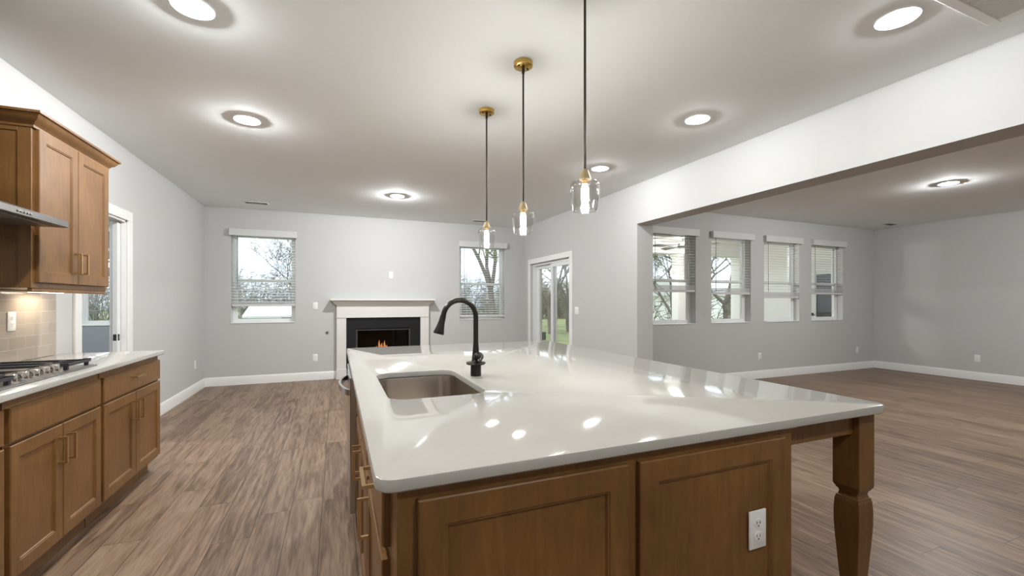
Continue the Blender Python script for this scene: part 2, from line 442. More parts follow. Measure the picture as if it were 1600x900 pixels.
# ------------------------------------------------------------------ windows
def window(n, x0, x1, z0, z1, yf, label, wallthick=.2):
    """vinyl single-hung window set deep in a wall whose room face is at yf, facing -Y"""
    r = thing(f'window_{n}', ((x0+x1)/2, yf+.15, z0), label, None, None, 'structure')
    ya, yb = yf+.105, yf+.175; f = .032
    m = MB(); m.box(x0, x0+f, ya, yb, z0, z1, .002); m.box(x1-f, x1, ya, yb, z0, z1, .002)
    m.box(x0+f, x1-f, ya, yb, z0, z0+f, .002); m.box(x0+f, x1-f, ya, yb, z1-f, z1, .002)
    m.build('window_frame', 'vinyl', r)
    zm = z0 + (z1-z0)*.475
    s = .034
    def sash(nm, a0, a1, y0, y1):
        q = MB(); q.box(x0+f, x0+f+s, y0, y1, a0, a1, .002); q.box(x1-f-s, x1-f, y0, y1, a0, a1, .002)
        q.box(x0+f+s, x1-f-s, y0, y1, a0, a0+s, .002); q.box(x0+f+s, x1-f-s, y0, y1, a1-s, a1, .002)
        o = q.build(nm, 'vinyl', r)
        MB().box(x0+f+s, x1-f-s, (y0+y1)/2-.002, (y0+y1)/2+.002, a0+s, a1-s).build('pane', 'pane', o, smooth=False)
        return o
    lo = sash('lower_sash', z0+f, zm+.02, ya+.006, ya+.034)
    sash('upper_sash', zm-.02, z1-f, ya+.036, yb-.006)
    MB().box((x0+x1)/2-.03, (x0+x1)/2+.03, ya-.006, ya+.006, zm+.02, zm+.03, .002).build('sash_lock', 'vinyl', lo)
    MB().box(x0-.0, x1+.0, yf-.012, yf+.105, z0-.0, z0+.012, .003).build('window_sill', 'trim', r)
    return r
window(1, *WL, YF, 'left window of the far wall')
window(2, *WR, YF, 'right window of the far wall beside the fireplace')
window(7, *WN, YF, 'window in the room through the left doorway')
for i, (a, b) in enumerate(DW):
    window(3+i, a, b, .94, 2.36, YD, ['first window of the right room nearest the opening', 'second window of the right room', 'third window of the right room', 'fourth window of the right room nearest the corner'][i])
def blind(x0, x1, zt, zb, yf, label, group, gather=8, wand=.9):
    """2 inch slat blind with an outside-mount valance; zb = underside of the bottom rail"""
    r = thing('window_blind', ((x0+x1)/2, yf, zt), label, 'blind', group)
    m = MB(); m.box(x0-.02, x1+.025, yf-.062, yf-.05, zt-.06, zt+.045, .003); m.box(x0-.02, x0-.01, yf-.05, yf-.001, zt-.06, zt+.045); m.box(x1+.015, x1+.025, yf-.05, yf-.001, zt-.06, zt+.045)
    m.box(x0+.004, x1-.004, yf+.002, yf+.05, zt-.045, zt-.002)
    m.box(x0-.0, x1+.0, yf-.05, yf+.002, zt+.0, zt+.04)
    m.build('valance', 'valance', r)
    m = MB(); z = zt-.075; pitch = .0435; yc = yf+.030
    zs = []
    zstop = zb+.045+gather*.0075
    while z > zstop: zs.append(z); z -= pitch
    for k in range(gather): zs.append(zb+.035+.0075*k)
    tl = math.tan(R(4))*.024
    for z in zs:
        a = [(x0+.006, yc-.024, z-tl), (x0+.006, yc, z+.002), (x0+.006, yc+.024, z+tl), (x0+.006, yc+.024, z+tl-.0026), (x0+.006, yc, z-.0006), (x0+.006, yc-.024, z-tl-.0026)]
        m.rings([a, [(x1-.006, p[1], p[2]) for p in a]])
    o = m.build('slats', 'slat', r, smooth=False)
    MB().box(x0+.006, x1-.006, yc-.026, yc+.026, zb, zb+.034, .004).build('bottom_rail', 'valance', r)
    for xc in (x0+.14, x1-.14):
        q = MB()
        for yy_ in (yc-.0255, yc+.0255): q.tube([(xc, yy_, zt-.04), (xc, yy_, zb+.01)], .0009, 4)
        q.build('ladder_cord', 'slat', r)
    MB().tube([(x0+.085, yf-.004, zt-.05), (x0+.085, yf-.012, zt-.09), (x0+.085, yf-.014, zt-wand)], [.003, .004, .004], 6).build('tilt_wand', 'wand', r)
    return r
blind(WL[0], WL[1], WL[3], 1.215, YF, 'white slat blind three quarters down on the window left of the fireplace', 'slat blinds on the far wall', 6)
blind(WR[0], WR[1], WR[3], 1.0, YF, 'white slat blind fully down on the window right of the fireplace', 'slat blinds on the far wall', 1)
BL = [1.435, 1.405, 1.35, 1.42]
LB = ['slat blind half down on the window partly hidden by the wall end of the opening', 'slat blind half down on the second of four windows, tree branches below it',
      'slat blind lowered furthest of the four in the right room, white siding behind it', 'slat blind half down on the fourth window, nearest the right room corner']
for i, (a, b) in enumerate(DW): blind(a, b, 2.36, BL[i], YD, LB[i], 'slat blinds in the right room', 10)

# ------------------------------------------------------------------ sliding patio door
d1 = thing('door_1', (XR, 6.7, 0), 'white sliding glass patio door', None, None, 'structure')
a, b, _, zt = SL; m = MB()
for p, q, c0, c1 in ((a-.09, a, 0, zt), (b, b+.09, 0, zt), (a-.09, b+.09, zt, zt+.09)):
    m.box(XR-.018, XR, p, q, c0, c1, .003)
struct(m.build('trim_3', 'trim'), 'white casing around the sliding patio door')
m = MB(); m.box(XR+.05, XR+.17, a, a+.04, 0, zt); m.box(XR+.05, XR+.17, b-.04, b, 0, zt); m.box(XR+.05, XR+.17, a+.04, b-.04, zt-.04, zt); m.box(XR+.05, XR+.17, a+.04, b-.04, 0, .03)
m.build('door_frame', 'vinyl', d1, smooth=False)
def slider(nm, p, q, x0, x1):
    s = .065; m = MB(); m.box(x0, x1, p, p+s, .03, zt-.04, .003); m.box(x0, x1, q-s, q, .03, zt-.04, .003)
    m.box(x0, x1, p+s, q-s, .03, .03+.1, .003); m.box(x0, x1, p+s, q-s, zt-.04-s, zt-.04, .003)
    o = m.build(nm, 'vinyl', d1)
    MB().box((x0+x1)/2-.002, (x0+x1)/2+.002, p+s, q-s, .13, zt-.04-s).build('pane', 'pane', o, smooth=False)
    return o
mid = (a+b)/2
o = slider('sliding_panel', a+.04, mid+.03, XR+.06, XR+.10)
MB().box(XR+.045, XR+.06, a+.06, a+.085, .93, 1.13, .004).build('door_handle', 'vinyl', o)
slider('fixed_panel', mid-.03, b-.04, XR+.115, XR+.155)

# ------------------------------------------------------------------ shaker doors, drawers, pulls
def shaker(m, o, u, v, n, w_, h_, t=.020, rail=.058, rec=.008):
    """panel door: o = lower corner on the carcass face, u/v in-plane, n outward"""
    o, u, v, n = Vector(o), Vector(u), Vector(v), Vector(n)
    P = lambda a, b, c: o + u*a + v*b + n*c
    def rect(i, c): return [P(i, i, c), P(w_-i, i, c), P(w_-i, h_-i, c), P(i, h_-i, c)]
    m.rings([rect(0, 0), rect(0, t-.003), rect(.003, t), rect(rail, t), rect(rail+.002, t-.003), rect(rail+.006, t-.003), rect(rail+.010, t-rec), ], cap0=True, cap1=True)
def slabfront(m, o, u, v, n, w_, h_, t=.020):
    o, u, v, n = Vector(o), Vector(u), Vector(v), Vector(n)
    P = lambda a, b, c: o + u*a + v*b + n*c
    def rect(i, c): return [P(i, i, c), P(w_-i, i, c), P(w_-i, h_-i, c), P(i, h_-i, c)]
    m.rings([rect(0, 0), rect(0, t-.005), rect(.004, t)])
def pull(c, along, n, length=.13, stand=.03, parent=None):
    """square bar pull centred at c on a surface, bar running along 'along'"""
    c, al, n = Vector(c), Vector(along), Vector(n); sd = al.cross(n); h = .005
    m = MB()
    def bar(p, q, a1, a2):
        p, q = Vector(p), Vector(q)
        m.rings([[e + a1*sx*h + a2*sy*h for sx, sy in ((-1, -1), (1, -1), (1, 1), (-1, 1))] for e in (p, q)])
    bar(c - al*length/2 + n*stand, c + al*length/2 + n*stand, sd, n)
    for s in (-1, 1):
        e = c + al*s*(length/2-.005); bar(e, e + n*(stand-.005), sd, al)
    o = m.build('handle', 'pull', parent, smooth=False)
    o['label'] = 'champagne bronze bar pull'; return o
Zv = (0, 0, 1)

# ---- base cabinets on the left wall
FX = -1.27
def carcass(m, x0, x1, y0, y1, z0, z1): m.box(x0, x1, y0, y1, z0, z1, .001)
def base_unit(y0, y1, label, drawer_pull=True, two_doors=True):
    r = thing('base_cabinet', ((XL+FX)/2, (y0+y1)/2, 0), label, 'cabinet', 'base cabinets along the left wall')
    m = MB(); m.box(XL+.002, FX, y0, y1, .105, .883); m.build('carcass', 'wood', r, smooth=False)
    MB().box(XL+.05, FX-.06, y0, y1, 0, .105).build('toe_kick', 'wood', r, smooth=False)
    g_ = .012
    o_ = MB(); slabfront(o_, (FX, y1-g_, .70), (0, -1, 0), Zv, (1, 0, 0), y1-y0-2*g_, .145); dr = o_.build('drawer', 'wood', r)
    if drawer_pull: pull((FX+.02, (y0+y1)/2, .79), (0, 1, 0), (1, 0, 0), .13, .028, dr)
    ym = (y0+y1)/2
    for k, (p, q) in enumerate(((y0+g_, ym-.003), (ym+.003, y1-g_))):
        o_ = MB(); shaker(o_, (FX, q, .125), (0, -1, 0), Zv, (1, 0, 0), q-p, .562); dd = o_.build('door', 'wood', r)
        pull((FX+.02, (q-.035) if k == 0 else (p+.035), .565), Zv, (1, 0, 0), .13, .03, dd)
    return r
base_unit(3.195, 4.075, 'stained wood base cabinet at the far end of the left run, drawer with a pull')
base_unit(2.42, 3.185, 'stained wood base cabinet directly under the gas cooktop, plain false drawer front', False)
base_unit(1.50, 2.41, 'stained wood base cabinet cut by the left photo edge, nearest of the left run')
base_unit(.58, 1.49, 'stained wood base cabinet behind the viewer at the near end of the left run')

# ---- countertops (rounded outline, eased edge, optional hole)
def rrect(x0, x1, y0, y1, r, n=8):
    pts = []
    for cx, cy, a0 in ((x1-r, y1-r, 0), (x0+r, y1-r, 90), (x0+r, y0+r, 180), (x1-r, y0+r, 270)):
        for k in range(n+1):
            a = R(a0 + 90*k/n); pts.append((cx + r*math.cos(a), cy + r*math.sin(a)))
    return pts
def slab(name, outer, hole, z0, z1, mat, parent=None):
    """outer/hole: (x0,x1,y0,y1,r)"""
    m = MB(); e = .004
    def loop(rc, ins, z):
        x0, x1, y0, y1, r = rc
        return [(p[0], p[1], z) for p in rrect(x0+ins, x1-ins, y0+ins, y1-ins, max(r-ins, .001))]
    def band(rc, sgn):
        ls = [loop(rc, sgn*e, z0), loop(rc, 0, z0+e), loop(rc, 0, z1-e), loop(rc, sgn*e*.3, z1-e*.3), loop(rc, sgn*e, z1)]
        rs = [[m.bm.verts.new(p) for p in lp] for lp in ls]; k = len(rs[0])
        for r0, r1 in zip(rs, rs[1:]):
            for j in range(k): m.bm.faces.new((r0[j], r0[(j+1) % k], r1[(j+1) % k], r1[j]))
        return rs[0], rs[-1]
    b, t = band(outer, 1); lb, lt = [b], [t]
    if hole:
        hb, ht = band(hole, -1); lb.append(hb); lt.append(ht)
    for grp in (lb, lt):
        es = []
        for lp in grp:
            for j in range(len(lp)):
                es.append(m.bm.edges.get((lp[j], lp[(j+1) % len(lp)])))
        bmesh.ops.triangle_fill(m.bm, use_beauty=True, use_dissolve=False, edges=es)
    return m.build(name, mat, parent, angle=30)
o = slab('countertop', (XL+.002, -1.231, .56, 4.094, .01), None, .884, .914, 'quartz')
tag(o, 'white quartz countertop on the left cabinets holding the gas cooktop', 'countertop')

# ---- backsplash
o = MB().box(XL, XL+.009, .56, 4.043, .9145, 1.36).build('backsplash', 'tile', smooth=False)
struct(o, 'beige subway tile backsplash above the left counter')

# ---- wall cabinet
UX = -1.50
uc = thing('wall_cabinet', (XL, 3.475, 1.36), 'stained wood wall cabinet with two doors and crown, left of the doorway', 'cabinet')
m = MB(); m.box(XL+.002, UX, 3.08, 3.872, 1.362, 2.235)
m.build('carcass', 'wood', uc, smooth=False)
m = MB(); o_ = m
# framed end panel facing the camera: stiles/rails flush strips
for (p, q, c0, c1) in ((XL+.002, XL+.03, 1.362, 2.235), (UX-.055, UX, 1.362, 2.235), (XL+.03, UX-.055, 2.19, 2.235), (XL+.03, UX-.055, 1.362, 1.375)):
    m.box(p, q, 3.074, 3.08, c0, c1, .001)
m.build('end_panel', 'wood', uc)
for k, (p, q) in enumerate(((3.103, 3.474), (3.480, 3.860))):
    o_ = MB(); shaker(o_, (UX, q, 1.392), (0, -1, 0), Zv, (1, 0, 0), q-p, .825); dd = o_.build('door', 'wood', uc)
    pull((UX+.02, 3.44 if k == 0 else 3.514, 1.52), Zv, (1, 0, 0), .125, .03, dd)
# crown moulding: profile (outward, z) mitred around front and both ends
prof = [(0, 2.215), (.012, 2.215), (.012, 2.228), (.018, 2.232), (.022, 2.24), (.035, 2.248), (.045, 2.262), (.052, 2.275), (.062, 2.280), (.062, 2.292), (0, 2.292)]
path = [(XL+.002, 3.08, 0, -1), (UX, 3.08, 1, -1), (UX, 3.872, 1, 1), (XL+.002, 3.872, 0, 1)]
m = MB(); m.rings([[(x+dx*p[0], y+dy*p[0], p[1]) for p in prof] for x, y, dx, dy in path])
m.build('crown_moulding', 'wood', uc)
m = MB(); m.box(UX-.022, UX-.002, 3.085, 3.868, 1.34, 1.362, .002); m.build('light_rail', 'wood', uc)
ul = thing('under_cabinet_light', (-1.75, 3.74, 1.35), 'lit slim strip light under the wall cabinet', 'light')
MB().box(-1.79, -1.71, 3.61, 3.87, 1.349, 1.361, .002).build('housing', 'plate', ul)
MB().box(-1.783, -1.717, 3.62, 3.86, 1.346, 1.349).build('diffuser', 'underlight', ul, smooth=False)
def area(name, loc, size, power, col=(1, 1, 1), size_y=None, parent=None, shape='DISK', spread=180):
    l = bpy.data.lights.new(name, 'AREA'); l.shape = shape; l.size = size; l.energy = power; l.color = col
    if size_y: l.size_y = size_y
    try: l.spread = R(spread)
    except Exception: pass
    o = bpy.data.objects.new(name, l); C.objects.link(o); o.location = loc
    if parent:
        o.parent = parent; o.location = Vector(loc) - Vector(parent.location)
    return o
area('strip_lamp', (-1.75, 3.74, 1.343), .06, .55, (1, .84, .64), .22, ul, 'RECTANGLE')

# ---- range hood
hd = thing('range_hood', (XL, 2.75, 1.68), 'stainless steel chimney range hood with push buttons, left photo edge', 'range hood')
m = MB(); hy0, hy1, hx = 2.42, 3.065, -1.345
m.box(XL+.002, hx, hy0, hy1, 1.687, 1.722, .003)
m.build('canopy', 'hoodsteel', hd)
def frustum(m, b, t):
    (x0, x1, y0, y1, z0), (X0, X1, Y0, Y1, z1) = b, t
    m.rings([[(x0, y0, z0), (x1, y0, z0), (x1, y1, z0), (x0, y1, z0)], [(X0, Y0, z1), (X1, Y0, z1), (X1, Y1, z1), (X0, Y1, z1)]]); return m
frustum(MB(), (XL+.002, hx-.005, hy0+.005, hy1-.005, 1.722), (XL+.002, XL+.28, 2.6, 2.9, 1.80)).build('sloped_cover', 'steel', hd, smooth=False)
MB().box(XL+.002, XL+.27, 2.61, 2.89, 1.80, H-.001, .002).build('chimney', 'steel', hd)
m = MB(); m.box(XL+.04, hx-.04, hy0+.04, 2.735, 1.683, 1.687, .001); m.box(XL+.04, hx-.04, 2.75, hy1-.04, 1.683, 1.687, .001); m.build('filter', 'steel', hd)
for k in range(5):
    MB().lathe([(.0065, 0), (.0065, .003), (.005, .0045)], (hx, 2.665+.022*k, 1.7045), 16, 'X').build('push_button', 'chrome', hd)

# ---- gas cooktop
ct = thing('gas_cooktop', (-1.57, 2.80, .914), 'stainless gas cooktop with black grates and five knobs set in the left counter', 'cooktop')
cx0, cx1, cy0, cy1 = -1.815, -1.300, 2.345, 3.255
m = MB(); m.box(cx0, cx1, cy0, cy1, .9142, .921, .002); m.box(cx0+.012, cx1-.012, cy0+.012, cy1-.012, .921, .924, .001); m.build('cooktop_tray', 'steel', ct)
def burner(x, y, r):
    m = MB(); m.lathe([(r, 0), (r, .010), (r*.85, .014)], (x, y, .924), 28); b_ = m.build('burner', 'steel', ct)
    MB().lathe([(r*.8, 0), (r*.8, .006), (r*.6, .010), (0.0, .011)], (x, y, .938), 28).build('burner_cap', 'matteblack', b_)
for x, y, r in ((-1.70, 2.49, .035), (-1.42, 2.47, .045), (-1.60, 2.80, .055), (-1.70, 3.11, .045), (-1.43, 3.13, .035)): burner(x, y, r)
def grate(y0, y1, x0, x1, cxs):
    m = MB(); zt = .957; hb = .011; h2 = .013
    def bar(xa, ya, xb, yb, wd=.0055):
        a_, b_ = Vector((xa, ya, 0)), Vector((xb, yb, 0)); d = (b_-a_).normalized(); s = Vector((-d.y, d.x, 0))*wd
        m.rings([[(p.x-s.x, p.y-s.y, zt-h2), (p.x+s.x, p.y+s.y, zt-h2), (p.x+s.x*.8, p.y+s.y*.8, zt), (p.x-s.x*.8, p.y-s.y*.8, zt)] for p in (a_, b_)])
    bar(x0, y0, x1, y0); bar(x0, y1, x1, y1); bar(x0, y0, x0, y1); bar(x1, y0, x1, y1)
    for cx, cy in cxs:
        L_ = .09
        for k in range(4):
            a = PI/4 + PI/2*k
            dx, dy = math.cos(PI/2*k), math.sin(PI/2*k)
            ex = min(max(cx+dx*.3, x0), x1); ey = min(max(cy+dy*.3, y0), y1)
            bar(cx+dx*.03, cy+dy*.03, ex, ey)
    for x in (x0+.012, x1-.012):
        for y in (y0+.012, y1-.012): m.box(x-.008, x+.008, y-.008, y+.008, .9235, zt-h2)
    # raised tips
    for y in (y0, y1): m.box(x0-.004, x0+.03, y-.006, y+.006, zt-.002, zt+.004); m.box(x1-.03, x1+.004, y-.006, y+.006, zt-.002, zt+.004)
    m.build('grate', 'matteblack', ct, smooth=False)
grate(2.37, 2.59, -1.795, -1.325, [(-1.70, 2.49), (-1.42, 2.47)])
grate(2.60, 3.00, -1.795, -1.40, [(-1.60, 2.80)])
grate(3.01, 3.235, -1.795, -1.325, [(-1.70, 3.11), (-1.43, 3.13)])
for k in range(5):
    m = MB(); y = 2.635+.08*k
    m.lathe([(.023, 0), (.023, .004), (.019, .006), (.0195, .036), (.018, .040), (0, .040)], (-1.352, y, .924), 28)
    m.box(-1.372, -1.332, y-.0035, y+.0035, .962, .968, .001)
    m.build('knob', 'chrome', ct)

# ------------------------------------------------------------------ kitchen island
IX0, IX1, IY0, IY1 = .0755, 1.866, .927, 3.70
o = slab('island_countertop', (IX0, IX1, IY0, IY1, .045), (.187, .585, 1.675, 2.33, .075), .884, .914, 'quartz')
tag(o, 'large white quartz island countertop with undermount sink cutout', 'countertop')
FI = .120; BX = 1.342; YE = .965
def island_unit(nm, y0, y1, label, parts):
    r = thing(nm, (.6, (y0+y1)/2, 0), label, 'cabinet', 'island cabinets'); parts(r, y0, y1); return r
def fr_door(r, y0, y1, z0, z1):
    m = MB(); shaker(m, (FI, y0, z0), (0, 1, 0), Zv, (-1, 0, 0), y1-y0, z1-z0); return m.build('door', 'wood', r)
def fr_drawer(r, y0, y1, z0, z1, nm='drawer'):
    m = MB(); slabfront(m, (FI, y0, z0), (0, 1, 0), Zv, (-1, 0, 0), y1-y0, z1-z0); return m.build(nm, 'wood', r)
def body(r, y0, y1):
    MB().box(FI, BX, y0, y1, .105, .883).build('carcass', 'wood', r, smooth=False)
    MB().box(FI+.06, BX-.0, y0, y1, 0, .105).build('toe_kick', 'wood', r, smooth=False)
def unit_a(r, y0, y1):
    body(r, y0, y1)
    d = fr_drawer(r, 1.065, 1.585, .70, .858); pull((FI-.02, 1.325, .775), (0, 1, 0), (-1, 0, 0), .15, .03, d)
    d = fr_door(r, 1.075, 1.585, .125, .665); pull((FI-.02, 1.545, .55), Zv, (-1, 0, 0), .14, .03, d)
island_unit('island_cabinet', YE, 1.598, 'nearest island cabinet with one drawer over a door, facing the aisle', unit_a)
def unit_sink(r, y0, y1):
    m = MB()   # open-topped carcass so the bowl fits inside
    m.box(FI, FI+.018, y0, y1, .105, .883); m.box(BX-.018, BX, y0, y1, .105, .883); m.box(FI+.018, BX-.018, y0, y0+.018, .105, .883); m.box(FI+.018, BX-.018, y1-.018, y1, .105, .883); m.box(FI+.018, BX-.018, y0+.018, y1-.018, .105, .123)
    m.build('carcass', 'wood', r, smooth=False)
    MB().box(FI+.06, BX, y0, y1, 0, .105).build('toe_kick', 'wood', r, smooth=False)
    fr_drawer(r, 1.615, 2.485, .70, .858, 'false_front')
    for k, (p, q) in enumerate(((1.615, 2.047), (2.053, 2.485))):
        d = fr_door(r, p, q, .125, .665); pull((FI-.02, q-.035 if k == 0 else p+.035, .565), Zv, (-1, 0, 0), .13, .03, d)
island_unit('sink_cabinet', 1.602, 2.498, 'island sink base with two doors below a false front', unit_sink)
def unit_end(r, y0, y1):
    body(r, y0, y1)
    fr_drawer(r, y0+.012, y1-.03, .70, .858); fr_door(r, y0+.012, y1-.03, .125, .665)
island_unit('island_cabinet', 3.105, 3.66, 'furthest island cabinet, beyond the dishwasher', unit_end)
# dishwasher
dw = thing('dishwasher', (.4, 2.80, 0), 'stainless steel dishwasher with a bowed handle in the island', 'dishwasher')
MB().box(FI, .70, 2.503, 3.100, .10, .880).build('tub', 'matteblack', dw, smooth=False)
MB().box(.068, FI-.001, 2.505, 3.098, .125, .872, .004).build('door', 'dwsteel', dw)
MB().box(FI+.03, .68, 2.505, 3.098, .0, .10).build('toe_panel', 'matteblack', dw, smooth=False)
pts = [(.070 - .052*math.sin(PI*k/14)**.75, 2.53+.54*k/14, .785) for k in range(15)]
m = MB(); m.rings([[(p[0]-.007, p[1], p[2]-.016), (p[0]+.007, p[1], p[2]-.016), (p[0]+.007, p[1], p[2]+.016), (p[0]-.007, p[1], p[2]+.016)] for p in pts]); m.build('handle', 'dwsteel', dw)
# decorative end of the island facing the camera
ep = thing('island_end_panel', (.73, YE, 0), 'stained wood island end with two recessed panels, facing the viewer', 'cabinet panel')
MB().box(FI, BX+.028, YE-.016, YE-.0005, 0, .883).build('backing', 'wood', ep, smooth=False)
for p, q in ((.163, .716), (.752, 1.318)):
    m = MB(); shaker(m, (p, YE-.016, .09), (1, 0, 0), Zv, (0, -1, 0), q-p, .768, .018, .060, .010); m.build('recessed_panel', 'wood', ep)
m = MB(); m.box(BX+.004, BX+.028, YE-.0004, 3.66, 0, .883); 
o = m.build('island_back_panel', 'wood', smooth=False); tag(o, 'plain stained wood back of the island under the seating overhang', 'cabinet panel')
# legs and aprons of the seating overhang
of = thing('overhang_frame', (1.801, 2.3, 0), 'stained wood frame with two square turned legs under the island seating overhang', 'table frame')
def leg(cx, cy, label):
    prof = [(.0, .030), (.004, .034), (.075, .036), (.085, .030), (.095, .0245), (.20, .027), (.30, .0335), (.40, .0400), (.46, .0430), (.51, .0430), (.545, .0410), (.553, .0385), (.558, .0385), (.560, .034), (.572, .031), (.580, .0325), (.588, .039), (.592, .0395), (.594, .042), (.603, .045), (.883, .045)]
    m = MB(); m.rings([[(cx-h, cy-h, z), (cx+h, cy-h, z), (cx+h, cy+h, z), (cx-h, cy+h, z)] for z, h in prof])
    m.build('leg', 'wood', of, smooth=False)
leg(1.801, 1.010, 'dark stained square island leg at the near right corner')
leg(1.801, 3.615, 'dark stained square island leg at the far right corner')
for a_, b_, c_, d_, lb in ((BX+.029, 1.755, .985, 1.005, 'short stained wood apron from island end to the near leg'), (BX+.029, 1.755, 3.62, 3.64, 'short stained wood apron at the far end of the island'), (1.815, 1.835, 1.056, 3.569, 'long stained wood apron between both island legs')):
    o = MB().box(a_, b_, c_, d_, .803, .883, .001).build('apron', 'wood', of)
# ---- sink
sk = thing('kitchen_sink', (.386, 2.0, .66), 'brushed stainless undermount sink bowl in the island', 'sink')
m = MB(); hx0, hx1, hy0_, hy1_ = .181, .591, 1.669, 2.336
lv = [(-.02, .8825, .09), (0, .8825, .078), (.001, .876, .077), (.004, .72, .07), (.010, .685, .068), (.025, .668, .06), (.05, .662, .05)]
loops = [[(p[0], p[1], z) for p in rrect(hx0+i, hx1-i, hy0_+i, hy1_-i, r, 8)] for i, z, r in lv]
m.rings(loops, cap0=False, cap1=True); o = m.build('bowl', 'sink', sk, angle=60)
so = o.modifiers.new('thick', 'SOLIDIFY'); so.thickness = .0015; so.offset = -1
m = MB(); m.lathe([(.045, 0), (.045, .003), (.036, .002), (.034, -.001)], (.386, 2.05, .6625), 28); m.build('drain', 'chrome', sk)
# ---- faucet
fa = thing('kitchen_faucet', (.652, 2.078, .9145), 'dark bronze gooseneck pull-down kitchen faucet behind the sink', 'faucet')
fx, fy = .652, 2.078
MB().lathe([(.027, 0), (.027, .050), (.026, .054)], (fx, fy, .9145), 32).build('base', 'bronze', fa)
m = MB(); m.lathe([(.024, 0), (.046, .004), (.050, .010), (.046, .016), (.024, .020), (.021, .024), (.0185, .050), (.0155, .080), (.0130, .115), (.0125, .14)], (fx, fy, .968), 32)
m.build('column', 'bronze', fa)
cxn, r_ = fx-.083, .083; pts = [(fx, fy, 1.10), (fx, fy, 1.16), (fx, fy, 1.212)]
for k in range(1, 19):
    a = PI*k/18*(165/180); pts.append((cxn + r_*math.cos(a), fy, 1.212 + r_*math.sin(a)))
ex, ez = pts[-1][0], pts[-1][2]; dx, dz = -math.sin(R(165))*-1, 0
t_ = Vector((-math.sin(R(165)), 0, math.cos(R(165)))).normalized()
pts.append((ex+t_.x*.02, fy, ez+t_.z*.02))
MB().tube(pts, .0128, 20).build('gooseneck', 'bronze', fa)
p0 = Vector((ex, fy, ez)) + t_*.015
MB().tube([p0 + t_*d for d in (0, .012, .03, .06, .085, .092)], [.0140, .0150, .0160, .0205, .0265, .0255], 24).build('spray_head', 'bronze', fa)
m = MB(); m.lathe([(0, -.026), (.014, -.022), (.024, -.010), (.026, 0), (.024, .010), (.016, .020), (0, .026)], (fx+.008, fy-.020, 1.012), 20); m.tube([(fx+.024, fy-.020, 1.020), (fx+.012, fy-.05, 1.012), (fx-.005, fy-.075, 1.002), (fx-.02, fy-.09, .998)], [.008, .0075, .007, .006], 12)
m.build('lever_handle', 'chrome' if False else 'bronze', fa)

# ------------------------------------------------------------------ outlets and switches
def plate(kind, label, name, cat, group, loc, rot):
    r = thing(name, (0, 0, 0), label, cat, group)
    W = .036 if kind != 'switch2' else .058
    MB().box(-W, W, -.006, 0, -.0585, .0585, .003, 2).build('cover_plate', 'plate', r)
    if kind == 'outlet':
        for zc in (-.02, .02):
            q = MB(); q.rings([[(x_, y_, zc+z_) for x_, z_ in [(.0165*math.cos(a), .0135*math.sin(a)) for a in [2*PI*j/20 for j in range(20)]]] for y_ in (-.0055, -.0075)]); f_ = q.build('receptacle', 'plate', r)
            q = MB(); q.box(-.0075, -.0055, -.0082, -.0074, zc-.002, zc+.006); q.box(.0055, .0075, -.0082, -.0074, zc-.002, zc+.006)
            q.lathe([(.0025, 0), (.0025, .0008)], (0, -.0082, zc-.008), 10, 'Y'); q.build('slots', 'slot', f_, smooth=False)
    elif kind == 'switch':
        MB().box(-.0165, .0165, -.009, -.0055, -.033, .033, .0015).build('rocker', 'plate', r)
    elif kind == 'switch2':
        for xc in (-.023, .023): MB().box(xc-.0165, xc+.0165, -.009, -.0055, -.033, .033, .0015).build('rocker', 'plate', r)
    elif kind == 'jack':
        MB().lathe([(.006, 0), (.006, .006)], (0, -.0115, 0), 14, 'Y').build('jack', 'nickel', r)
    r.location = loc; r.rotation_euler = (0, 0, rot); return r
out0 = plate('outlet', 'white outlet on the island end panel below the countertop', 'wall_outlet', 'outlet', 'white wall outlets', (1.196, YE-.027, .590), 0)
dup(out0, (-.325, YF, .365), 0, 'white outlet low on the far wall between window and fireplace')
dup(out0, (XL, 7.30, .40), PI/2, 'white outlet low on the left wall near the far corner')
dup(out0, (6.585, YD, .372), 0, 'white outlet below the gap between second and third windows')
dup(out0, (9.217, YD, .362), 0, 'white outlet below the fourth window by the right room corner')
dup(out0, (XD, 3.637, .356), -PI/2, 'white outlet low on the blank right wall')
dup(out0, (XL+.009, 3.585, 1.168), PI/2, 'white outlet on the beige tile backsplash')
plate('switch', 'white blank switch plate left of the mantel on the far wall', 'light_switch', 'switch', None, (-.325, YF, 1.219), 0)
plate('outlet', 'white recessed outlet centred high above the mantel', 'wall_outlet', 'outlet', None, (.885, YF, 1.753), 0)
plate('switch2', 'white double switch plate right of the sliding patio door', 'light_switch', 'switch', None, (XR, 5.735, 1.15), -PI/2)
gv = thing('gas_valve', (-.146, YF, .771), 'small round chrome gas valve key plate on the wall left of the fireplace', 'valve')
MB().lathe([(.028, 0), (.027, .004), (.015, .006)][::-1], (-.146, YF-.006, .771), 24, 'Y').build('escutcheon', 'nickel', gv)
MB().lathe([(.010, 0), (.010, .006)], (-.146, YF-.010, .771), 16, 'Y').build('key_socket', 'slot', gv)

